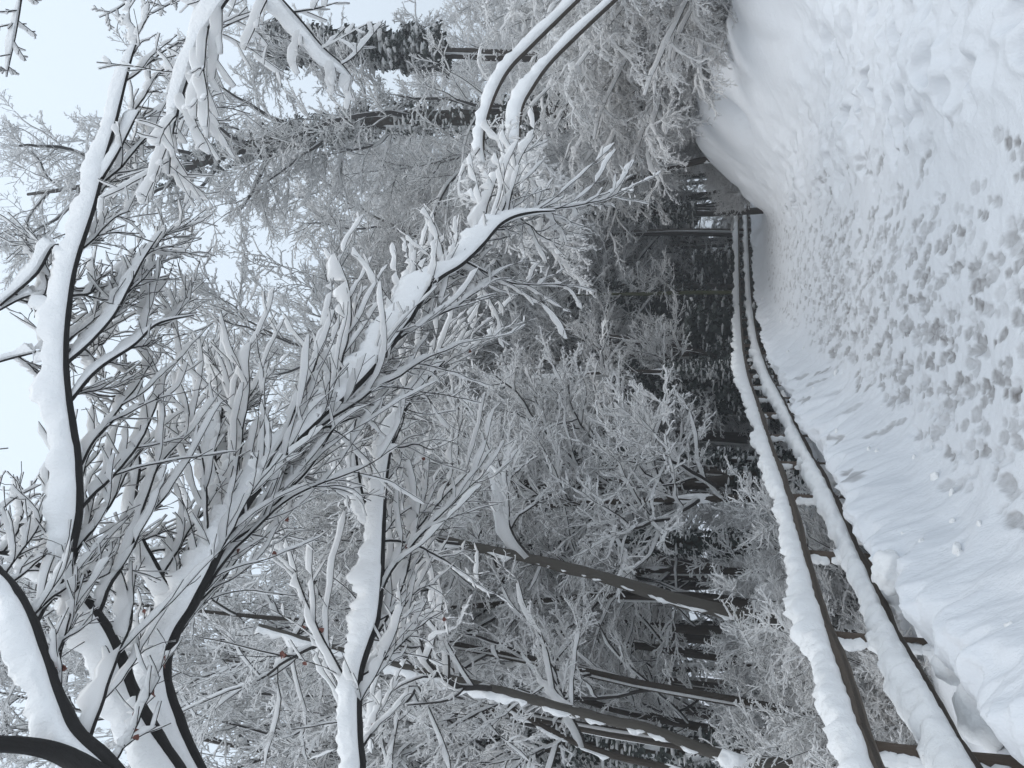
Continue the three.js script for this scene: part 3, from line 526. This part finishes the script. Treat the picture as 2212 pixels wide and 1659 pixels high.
tracedTree({ seed: 320, name: 'ivy_thicket', label: 'low dark evergreen clump at the far left of the ivy trees, above the fence', d: 28, pts: [[1600, 720], [1540, 718], [1480, 716]], w: [10, 10, 8], ivy: { n: 6500, spread: 0.85, size: 0.18, snowy: 0.12, patch: -0.1 } });

// two snowy boughs arching out of the right bank
function bough(name, label, pts, w, h, d, seed) {
  const r = rng(seed), P0 = pts.map(([x, y], k) => at(x, y, d[k])), R0 = pts.map(([x, y], k) => w[k] * 0.5 * mPerPx(x, y, d[k])), H0 = pts.map(([x, y], k) => h[k] * mPerPx(x, y, d[k]));
  const root = thing(name, label, 'branch', P0[0]), s = resample(P0.map((p) => sub(p, P0[0])), R0, 0.08, H0);
  const b = new B().tube(s.P, s.R, 8, 0.1); let wv = 0.5; const H = s.H.map((x) => { wv = lerp(wv, r(), 0.35); return x * (0.6 + 0.75 * wv); });
  const c = b.build('stem', M.barkBrown, root); new B().snow(s.P, s.R, H, S10, 1.05, 0.3).build('snow_cover', M.snowNear, c);
  const wood = new B(), sn = new B(), bag = new Sprays(HEAVY);
  limbTree(r, wood, sn, s.P, s.R, [{ n: 15, len: 1.1, from: 0.5, ang: 0.8, lift: -0.15, bias: [-0.5, -0.25, 0], r: 0.011, segs: 6, jit: 0.4, up: -0.3, sides: 4, h: 0.10, shapeS: S5, wide: 1.3, each: (t, q) => bag.along(q, t, 5, 0.5) }]);
  const t = wood.build('twigs', M.bark, root); t.userData.kind = 'stuff'; sn.build('snow_cover', M.snow, t); bag.build(t);
}
bough('arching_bough', 'upper of two snowy boughs arching left out of the right bank bushes', [[1330, -80], [1144, 103], [1097, 153], [1064, 217], [1044, 293], [1047, 340], [1080, 420], [1140, 500]], [11, 10, 10, 9, 8, 7, 5, 3], [20, 24, 30, 26, 24, 20, 20, 14], [11.5, 11, 10.7, 10.4, 10.2, 10.1, 10, 10], 402);
bough('arching_bough', 'lower of two snowy boughs arching left out of the right bank bushes', [[1370, -40], [1191, 133], [1154, 183], [1127, 233], [1121, 300], [1120, 333], [1131, 367], [1150, 440], [1190, 520]], [11, 10, 10, 9, 8, 7, 6, 4, 3], [20, 26, 34, 32, 28, 24, 22, 18, 14], [11, 10.6, 10.4, 10.2, 10, 9.9, 9.8, 9.8, 9.8], 403);

// ------------------------------------------------------------------ the fence
{
  const root = thing('wooden_fence', 'rustic two-rail log fence under thick snow along the left of the path', 'fence', [fenceX(4), 0, -4]), O = [root.position.x, 0, root.position.z], r = rng(500);
  const topY = (d) => 1.0 + rise(d), rp = (d, dy, j = 0) => [fenceX(d) - O[0] + j, topY(d) + dy, -d - O[2]];
  const ds = [0.3]; while (ds[ds.length - 1] < 46) { const d = ds[ds.length - 1], sl = (fenceX(d + 0.3) - fenceX(d - 0.3)) / 0.6; ds.push(d + (d < 1 ? 2.3 : d < 3 ? 1.4 : 1.4 / Math.hypot(1, sl))); }
  ds.forEach((d, k) => { // posts
    const f = gy(fenceX(d), -d), y1 = topY(d) - 0.06, lean = (r() - 0.5) * 0.05, P = [], R = [];
    for (let j = 0; j <= 8; j++) { const y = lerp(f - 0.3, y1, j / 8); P.push([fenceX(d) - O[0] - 0.045 + lean * (y1 - y), y, -d - O[2]]); R.push(0.05 * (1 + 0.12 * noise(k * 3, j * 0.7))); }
    const p = new B().tube(P, R, d < 16 ? 10 : 6, 0.12).build('post', M.post, root);
    if (d < 20) { // snow stuck to the weather side
      const s = new B(); for (let j = 0; j < 16; j++) { const f = 0.3 + 0.7 * (j + r() * 0.6) / 16; if (noise(j * 0.5, k * 3.7) < -0.12) continue; const q = P[Math.min(8, Math.round(f * 8))]; s.blob([q[0] + 0.012 * (r() - 0.5) - 0.01, lerp(P[0][1], y1, f), q[2] + 0.052], 0.036, 0.05, 0.018, k * 7 + j, 0.5, 1); }
      s.blob([P[4][0] + 0.03, topY(d) - 0.40 + 0.07, P[4][2] + 0.03], 0.08, 0.08, 0.11, k, 0.4, 2); s.build('snow_cover', M.snowNear, p);
    }
  });
  for (const [dy, h, wide, lift] of [[0, 0.145, 0.95, 0.5], [-0.4, 0.125, 1.35, 0.35]]) { // the snow that lies along each rail
    const P = [], H = [];
    for (let d = 0.4; d < ds[ds.length - 1]; d += d < 9 ? 0.022 : d < 20 ? 0.05 : 0.14) {
      P.push(rp(d, dy, 0.035 + 0.012 * noise(d * 3, dy * 5)));
      H.push(h * (0.86 + 0.5 * noise(d * 1.9 + (dy ? 40 : 0), 1.5) + 0.24 * Math.abs(noise(d * 5.5, dy * 7)) + 0.2 * noise(d * 14, dy * 3) + 0.1 * noise(d * 31, dy * 3)) * (1 + 0.45 * smooth(d, 9, 16)));
    }
    new B().snow(P, P.map(() => 0.047), H, S14, wide, 0.3, lift).build('rail_snow', M.snowNear, root);
  }
  for (let k = 0; k < ds.length - 1; k++) for (const [name, dy, rad, h] of [['top_rail', 0, 0.048, 0.17], ['bottom_rail', -0.4, 0.045, 0.16]]) {
    const a = ds[k], b = ds[k + 1], n = a < 8 ? 40 : a < 20 ? 18 : 8, P = [], R = [], j0 = (r() - 0.5) * 0.02, y0 = (r() - 0.5) * 0.03;
    for (let j = 0; j <= n; j++) {
      const f = j / n, d = lerp(a, b, f), sag = (dy ? 0.02 : 0.012) * Math.sin(f * Math.PI) * (r() * 0.05 + 0.9);
      P.push(rp(d, dy - sag + y0 * Math.sin(f * Math.PI), 0.035 + j0 * Math.sin(f * Math.PI))); R.push(rad * (1 + 0.1 * noise(d * 2.3, dy * 9)));
    }
    new B().tube(P, R, a < 12 ? 12 : 7, 0.12, true).build(name, M.rail, root);
  }
}

// ------------------------------------------------------------------ clods of snow along the fence
{
  const block = at(2088, 1430, 4.62), root = new B().blob([0, 0, 0], 0.155, 0.14, 0.175, 3.3, 0.28, 4);
  const m = root.build(numbered('snow_block'), M.snowNear, scene); m.position.set(...block); m.rotation.set(0.2, 0.5, 0.15);
  m.userData = { label: 'large rounded snow block lying against the bottom rail, nearest the left edge', category: 'snow block' };
  const list = [[1935, 1270, 5.9, 0.16, 'broad lump of piled snow beside the second fence post, right of the big block'], [1850, 1130, 7.6, 0.19, 'snow lump pressed against the bottom rail at the third fence post'], [1995, 1240, 5.6, 0.13, 'smooth snow lump on the path side of the pile near the second fence post'], [1755, 1030, 9.6, 0.13, 'small snow lump by the fence below the upright brown trunk'], [2150, 1545, 4.3, 0.17, 'snow lump at the lower left corner, beside the nearest fence post']];
  list.forEach(([x, y, d, s, label], k) => {
    const c = at(x, y, d), g = new B().blob([0, 0, 0], s, s * 0.8, s * 1.1, 11 + k * 5, 0.35, 3).build(numbered('snow_lump'), M.snowNear, scene);
    g.position.set(c[0], gy(c[0], c[2]) + s * 0.15, c[2]); g.userData = { label, category: 'snow lump', group: 'snow lumps along the fence' };
  });
  const r = rng(41), rub = new B();
  for (let k = 0; k < 260; k++) { const d = 3.6 + r() ** 1.6 * 24, x = fenceX(d) + 0.18 + r() * r() * 0.8, s = (0.008 + 0.026 * r() ** 3) * (1 + d * 0.02); rub.blob([x, gy(x, -d) + s * 0.12, -d], s * 1.2, s * 0.75, s * 1.3, k * 1.3, 0.5, 2); }
  const g = rub.build('snow_crumbs', M.snowNear, scene); g.userData = { label: 'loose crumbs and clods of snow along the foot of the fence', category: 'snow', kind: 'stuff' };
}
// twigs lying on the snow
[[1890, 1157, 7.4, 0.16, 0.4, 'thin curved dead twig on the snow pile by the third fence post'], [1745, 1180, 6.4, 0.2, 1.2, 'bent dead twig lying on the snow of the top rail'], [1790, 693, 13.2, 0.3, 1.4, 'short black twig lying on the trodden snow in mid path'], [2030, 1385, 5.4, 0.14, 0.6, 'dark bit of twig stuck in the snow left of the path']].forEach(([x, y, d, len, a, label], k) => {
  const p = at(x, y, d), r = rng(70 + k), s = stem(r, [0, 0, 0], [Math.cos(a), 0.35, Math.sin(a)], len, 0.005, 0.002, 5, 0.5, -0.3), m = new B().tube(s.P, s.R, 5).build(numbered('dead_twig'), M.barkDark, scene);
  m.position.set(p[0], k === 1 ? p[1] : gy(p[0], p[2]) + 0.015, p[2]); m.userData = { label, category: 'twig' };
});

// ------------------------------------------------------------------ the tree overhead in the foreground
{
  const foot = [-4.3, gy(-4.3, -2.2) - 0.3, -2.2];
  const root = thing('overhanging_beech', 'dark-limbed tree at the left whose snow-laden limbs hang over the whole path', 'tree', foot), r = rng(2024);
  const T = (x, y, d) => sub(at(x, y, d), foot), leafTips = [];
  const limbs = [
    { pts: [[560, 1900, 2.75], [430, 1660, 3.1], [395, 1580, 3.2], [366, 1500, 3.3], [359, 1440, 3.4], [377, 1370, 3.5], [420, 1300, 3.6], [470, 1200, 3.75], [530, 1095, 3.95], [600, 1000, 4.2], [690, 910, 4.5], [755, 850, 4.75], [820, 780, 5.0], [880, 700, 5.3], [940, 610, 5.6], [1000, 570, 5.8], [1042, 530, 6.0], [1085, 482, 6.15], [1132, 462, 6.3], [1200, 455, 6.4]], w: [32, 29, 28, 26, 25, 24, 22, 20, 18, 16, 15, 14, 12, 10, 9, 8, 8, 7, 6, 3], h: [80, 80, 78, 84, 82, 78, 84, 76, 72, 70, 66, 62, 56, 60, 52, 48, 60, 48, 42, 20], n: 50, len: 1.75, fat: true },
    { pts: [[470, 1800, 2.75], [347, 1603, 3.0], [290, 1500, 3.05], [240, 1375, 3.1], [167, 1273, 3.15], [142, 1249, 3.15], [152, 1195, 3.15], [170, 1106, 3.2], [167, 985, 3.25], [150, 870, 3.25], [142, 786, 3.3], [146, 690, 3.3], [160, 590, 3.35], [173, 540, 3.35], [200, 460, 3.4], [217, 393, 3.4], [230, 333, 3.45], [247, 277, 3.45], [262, 215, 3.5], [283, 130, 3.5], [293, 97, 3.5]], w: [32, 30, 28, 24, 22, 21, 20, 19, 17, 15, 13, 12, 11, 10, 9, 8, 7, 7, 6, 5, 3], h: [66, 70, 78, 74, 60, 30, 62, 74, 92, 84, 70, 78, 66, 62, 58, 54, 56, 50, 48, 34, 16], n: 22, len: 1.1 },
    { pts: [[330, 1800, 2.5], [250, 1665, 2.6], [160, 1573, 2.65], [123, 1489, 2.7], [97, 1413, 2.75], [67, 1333, 2.8], [33, 1273, 2.85], [-10, 1225, 2.9], [-70, 1150, 2.9]], w: [38, 36, 32, 26, 23, 21, 20, 18, 14], h: [50, 66, 80, 72, 84, 80, 70, 60, 50], n: 12, len: 1.4 },
    { pts: [[800, 1850, 4.0], [782, 1660, 4.3], [775, 1573, 4.4], [778, 1456, 4.55], [797, 1389, 4.65], [814, 1339, 4.7], [823, 1256, 4.85], [828, 1146, 5.05], [834, 1040, 5.3], [852, 940, 5.6], [890, 860, 5.9], [960, 780, 6.3]], w: [20, 18, 17, 17, 16, 14, 13, 11, 8, 6, 5, 3], h: [50, 52, 62, 60, 58, 60, 64, 56, 44, 40, 34, 20], n: 34, len: 1.7 },
    { pts: [[530, 1097, 3.95], [493, 1075, 4.0], [472, 1035, 4.1], [464, 985, 4.2], [470, 940, 4.3], [480, 880, 4.45], [470, 850, 4.5]], w: [10, 9, 8, 7, 7, 5, 3], h: [36, 42, 46, 40, 34, 30, 14], n: 9, len: 0.8 },
    { pts: [[420, 1302, 3.6], [372, 1270, 3.6], [330, 1205, 3.65], [303, 1150, 3.7], [292, 1090, 3.75], [302, 1000, 3.85], [290, 940, 3.9]], w: [11, 10, 9, 8, 7, 5, 3], h: [50, 52, 48, 44, 40, 30, 14], n: 12, len: 1.1 },
    { pts: [[142, 1249, 3.15], [90, 1225, 3.15], [30, 1198, 3.15], [-30, 1190, 3.1]], w: [13, 12, 10, 8], h: [30, 36, 30, 24], n: 4, len: 0.9 },
    { pts: [[828, 1146, 5.05], [790, 1090, 5.2], [772, 1010, 5.4], [765, 930, 5.7], [780, 860, 5.95]], w: [9, 8, 7, 5, 3], h: [30, 34, 30, 26, 14], n: 12, len: 1.0 },
    { pts: [[143, 786, 3.3], [190, 745, 3.4], [240, 690, 3.5], [262, 655, 3.55], [310, 560, 3.7], [350, 500, 3.8]], w: [8, 7, 6, 6, 4, 2], h: [24, 40, 46, 40, 30, 12], n: 8, len: 0.6 },
    { pts: [[150, 870, 3.25], [210, 800, 3.4], [290, 745, 3.6], [340, 700, 3.75], [420, 680, 3.95]], w: [8, 7, 6, 5, 2], h: [24, 34, 36, 30, 12], n: 8, len: 0.7 },
    { pts: [[142, 786, 3.3], [100, 760, 3.3], [40, 770, 3.3], [-30, 790, 3.25]], w: [7, 6, 5, 4], h: [22, 30, 30, 20], n: 4, len: 0.6 },
    { pts: [[146, 690, 3.3], [100, 640, 3.35], [60, 640, 3.35], [-20, 680, 3.3]], w: [7, 6, 5, 4], h: [22, 36, 36, 24], n: 4, len: 0.6 },
    { pts: [[170, 553, 3.35], [120, 530, 3.35], [80, 590, 3.35], [0, 660, 3.3]], w: [8, 7, 7, 5], h: [30, 44, 44, 30], n: 5, len: 0.6 },
    { pts: [[217, 393, 3.4], [255, 330, 3.45], [290, 260, 3.5], [300, 240, 3.5]], w: [6, 5, 4, 2], h: [26, 36, 34, 14], n: 3, len: 0.4 },
  ];
  // the stem, out of the frame, up to where its limbs spread, and its top that crosses the upper corner
  const fork = T(520, 1980, 2.5), trunkP = [[0, 0, 0], [0.25, 0.9, 0.05], mix([0.25, 0.9, 0.05], fork, 0.5), fork, T(330, 1780, 2.5), T(200, 1672, 2.55), T(130, 1630, 2.55), T(60, 1612, 2.5), T(-60, 1608, 2.4), T(-400, 1640, 2.2)];
  const ts = resample(trunkP, [0.15, 0.12, 0.1, 0.085, 0.06, 0.048, 0.038, 0.034, 0.032, 0.02], 0.06);
  const trunk = new B().tube(ts.P, ts.R, 14, 0.2).build('trunk', M.barkDark, root);
  new B().snow(ts.P, ts.R, patchySnow(r, ts.P, ts.R, 0.05, 0.35), S10, 0.9, 0.4).build('snow_cover', M.snowNear, trunk);
  for (const L of limbs) {
    const P0 = L.pts.map((q) => T(...q)), px = L.pts.map((q) => mPerPx(...q)), R0 = L.w.map((w, k) => w * 0.5 * px[k]), H0 = L.h.map((h, k) => h * (L.fat ? lerp(0.9, 1.3, smooth(k, 3, 12)) : 0.9) * px[k]);
    const s = resample(P0, R0, 0.025, H0); let w1 = 0.5; const s0 = r() * 90;
    const H = s.H.map((h, k) => { w1 = lerp(w1, r(), 0.2); return h * (0.88 + 0.34 * noise(k * 0.09 + s0, 0.3) + 0.22 * noise(k * 0.27 + s0 * 1.7, 4) + 0.14 * noise(k * 0.8 + s0, 9) + 0.24 * (w1 - 0.5)); });
    const limb = new B().tube(s.P, s.R, 9, 0.22).build('limb', M.barkDark, root);
    new B().snow(s.P, s.R, H, S10, 1.08, 0.4, 0.35).build('snow_cover', M.snowNear, limb);
    const wood = new B(), sn = new B();
    // long shoots that reach forward over the path, each with side twigs
    const N = Math.round(L.n * (L.fat ? 1.25 : 0.75));
    for (let k = 0; k < N; k++) {
      const f = (L.fat ? 0.24 : 0.1) + (L.fat ? 0.76 : 0.9) * (k + r()) / N, i = Math.min(Math.floor(f * (s.P.length - 1)), s.P.length - 2), p = s.P[i], t = norm(sub(s.P[i + 1], s.P[i])), big = r() ** 1.4;
      const dir = norm([0.30 + t[0] * 0.3 + (r() - 0.5) * 1.15, 0.0 + t[1] * 0.2 + (r() - 0.45) * 0.85, -0.8 + t[2] * 0.3 + (r() - 0.5) * 0.8]), len = L.len * (0.3 + 0.95 * big) * (1 - 0.3 * f), r0 = Math.min(s.R[i] * 0.6, 0.0045 + 0.0065 * big);
      const b = stem(r, p, dir, len, r0, 0.0028, 22, 0.26, 0.1 + (r() - 0.6) * 0.6);
      wood.tube(b.P, b.R, 5, 0, false); sn.snow(b.P, b.R, snowHeights(r, b.P, 0.04 + 0.085 * r() * (0.3 + 0.7 * big), 0.1, 0.85), S5, 1.15, 0.35, 0.5);
      leafTips.push(b.P[b.P.length - 1], b.P[8]);
      limbTree(r, wood, sn, b.P, b.R, [{ n: 5 + 6 * big, len: len * 0.6, from: 0.06, ang: 0.5, flat: true, bias: [0.05, 0, -0.15], r: 0.0042, segs: 11, jit: 0.3, gap: 0.14, up: 0.1, sides: 4, h: 0.05, shapeS: S5, wide: 1.1, each: (q) => leafTips.push(q.P[6], q.P[4]) }, { n: 3, len: 0.2, ang: 0.6, flat: true, r: 0.003, segs: 2, jit: 0.5, up: 0.1, sides: 3, h: 0.022, wide: 1.0, gap: 0.45 }]);
    }
    const tw = wood.build('twigs', M.barkDark, limb); tw.userData.kind = 'stuff';
    const sc = sn.build('snow_cover', M.snow, limb);
  }
  // the last red-brown leaves
  const spots = [[298, 1316], [405, 1428], [173, 1494], [187, 1491], [208, 1539], [198, 1549], [252, 1569], [267, 1598], [510, 1486], [500, 1527], [620, 1518], [595, 1523], [588, 1244], [595, 1214], [520, 1199], [633, 1121], [480, 1525], [625, 1374], [713, 1364], [467, 1503], [874, 1184], [795, 1579], [405, 1510], [545, 1520], [15, 1580], [1010, 755], [905, 978], [950, 1365]];
  const camOf = (p) => { const q = add(p, foot), x = q[0], y = q[1] - EYE, z = -q[2], f = z * CP + y * SP, u = y * CP - z * SP; return [1106 - u / f * F, 829.5 - x / f * F]; };
  const tipPx = leafTips.map(camOf);
  for (const [x, y] of spots) {
    let best = 0, bd = 1e9; tipPx.forEach((q, k) => { const e = Math.hypot(q[0] - x, q[1] - y); if (e < bd) { bd = e; best = k; } });
    const m = new THREE.Mesh(LEAF, M.leafRed); m.name = 'leaf'; m.castShadow = m.receiveShadow = true; m.position.set(...leafTips[best]); m.rotation.set(0.9 + r() * 0.9, r() * 6, r() - 0.5); m.scale.setScalar(0.03 + 0.012 * r()); root.add(m);
  }
}
// boughs that enter from the right edge, high over the path
function overhead(label, pts, w, h, seed, n, len, pads) {
  const r = rng(seed), P0 = pts.map((q) => at(...q)), px = pts.map((q) => mPerPx(...q)), O = P0[0];
  const root = thing('overhanging_bough', label, 'branch', O), s = resample(P0.map((p) => sub(p, O)), w.map((v, k) => v * 0.5 * px[k]), 0.03, h.map((v, k) => v * px[k]));
  const st = new B().tube(s.P, s.R, 7, 0.15).build('stem', M.barkDark, root); new B().snow(s.P, s.R, s.H.map((v, k) => v * (0.9 + 0.35 * noise(k * 0.2, seed))), S10, 1.1, 0.25).build('snow_cover', M.snowNear, st);
  const wood = new B(), sn = new B();
  limbTree(r, wood, sn, s.P, s.R, [{ n, len, from: 0.08, ang: 0.95, flat: true, r: 0.005, segs: 7, jit: 0.2, up: pads ? -0.1 : 0.1, sides: 4, h: pads ? 0.06 : 0.03, shapeS: S10, wide: pads ? 1.7 : 1.2, gap: 0 }, { n: pads ? 5 : 4, len: len * 0.3, ang: 0.8, flat: true, r: 0.003, segs: 3, jit: 0.3, up: 0, sides: 3, h: pads ? 0.035 : 0.02, shapeS: S5, wide: 1.4, gap: 0.1 }]);
  const t = wood.build('twigs', M.barkDark, root); t.userData.kind = 'stuff'; sn.build('snow_cover', M.snow, t);
}
overhead('snow-padded dark bough entering at the upper right, curving down to the left', [[560, -90, 3.2], [490, 0, 3.2], [450, 60, 3.25], [423, 117, 3.25], [400, 187, 3.3], [377, 267, 3.3], [369, 320, 3.35], [366, 376, 3.35]], [9, 8, 8, 7, 6, 5, 4, 2.5], [40, 36, 44, 36, 40, 34, 26, 12], 601, 13, 0.62, true);
overhead('broad snowy spray hanging at the right edge below the padded bough', [[560, -60, 3.6], [610, 0, 3.6], [650, 45, 3.65], [700, 105, 3.7], [740, 140, 3.75], [760, 165, 3.8]], [7, 6, 6, 5, 4, 2], [44, 44, 40, 36, 26, 12], 602, 9, 0.4, true);
overhead('thin twig with snow pads hanging alone in the upper right corner of the sky', [[55, -60, 3.2], [46, 0, 3.2], [40, 40, 3.2], [32, 85, 3.2], [22, 130, 3.25], [15, 166, 3.25]], [4, 4, 3.5, 3, 2.5, 1.5], [6, 8, 26, 20, 14, 4], 603, 6, 0.13, false);
overhead('fine bare twig with crumbs of snow in the right sky', [[320, -40, 4.2], [280, 0, 4.2], [250, 22, 4.2], [215, 38, 4.2]], [3.5, 3, 2.5, 1.5], [6, 6, 6, 4], 604, 6, 0.16, false);
overhead('second fine bare twig with crumbs of snow right of the first', [[420, -40, 4.3], [380, 0, 4.3], [350, 18, 4.3], [320, 34, 4.3]], [3.5, 3, 2.5, 1.5], [6, 6, 6, 4], 605, 6, 0.16, false);

renderer.render(scene, camera);
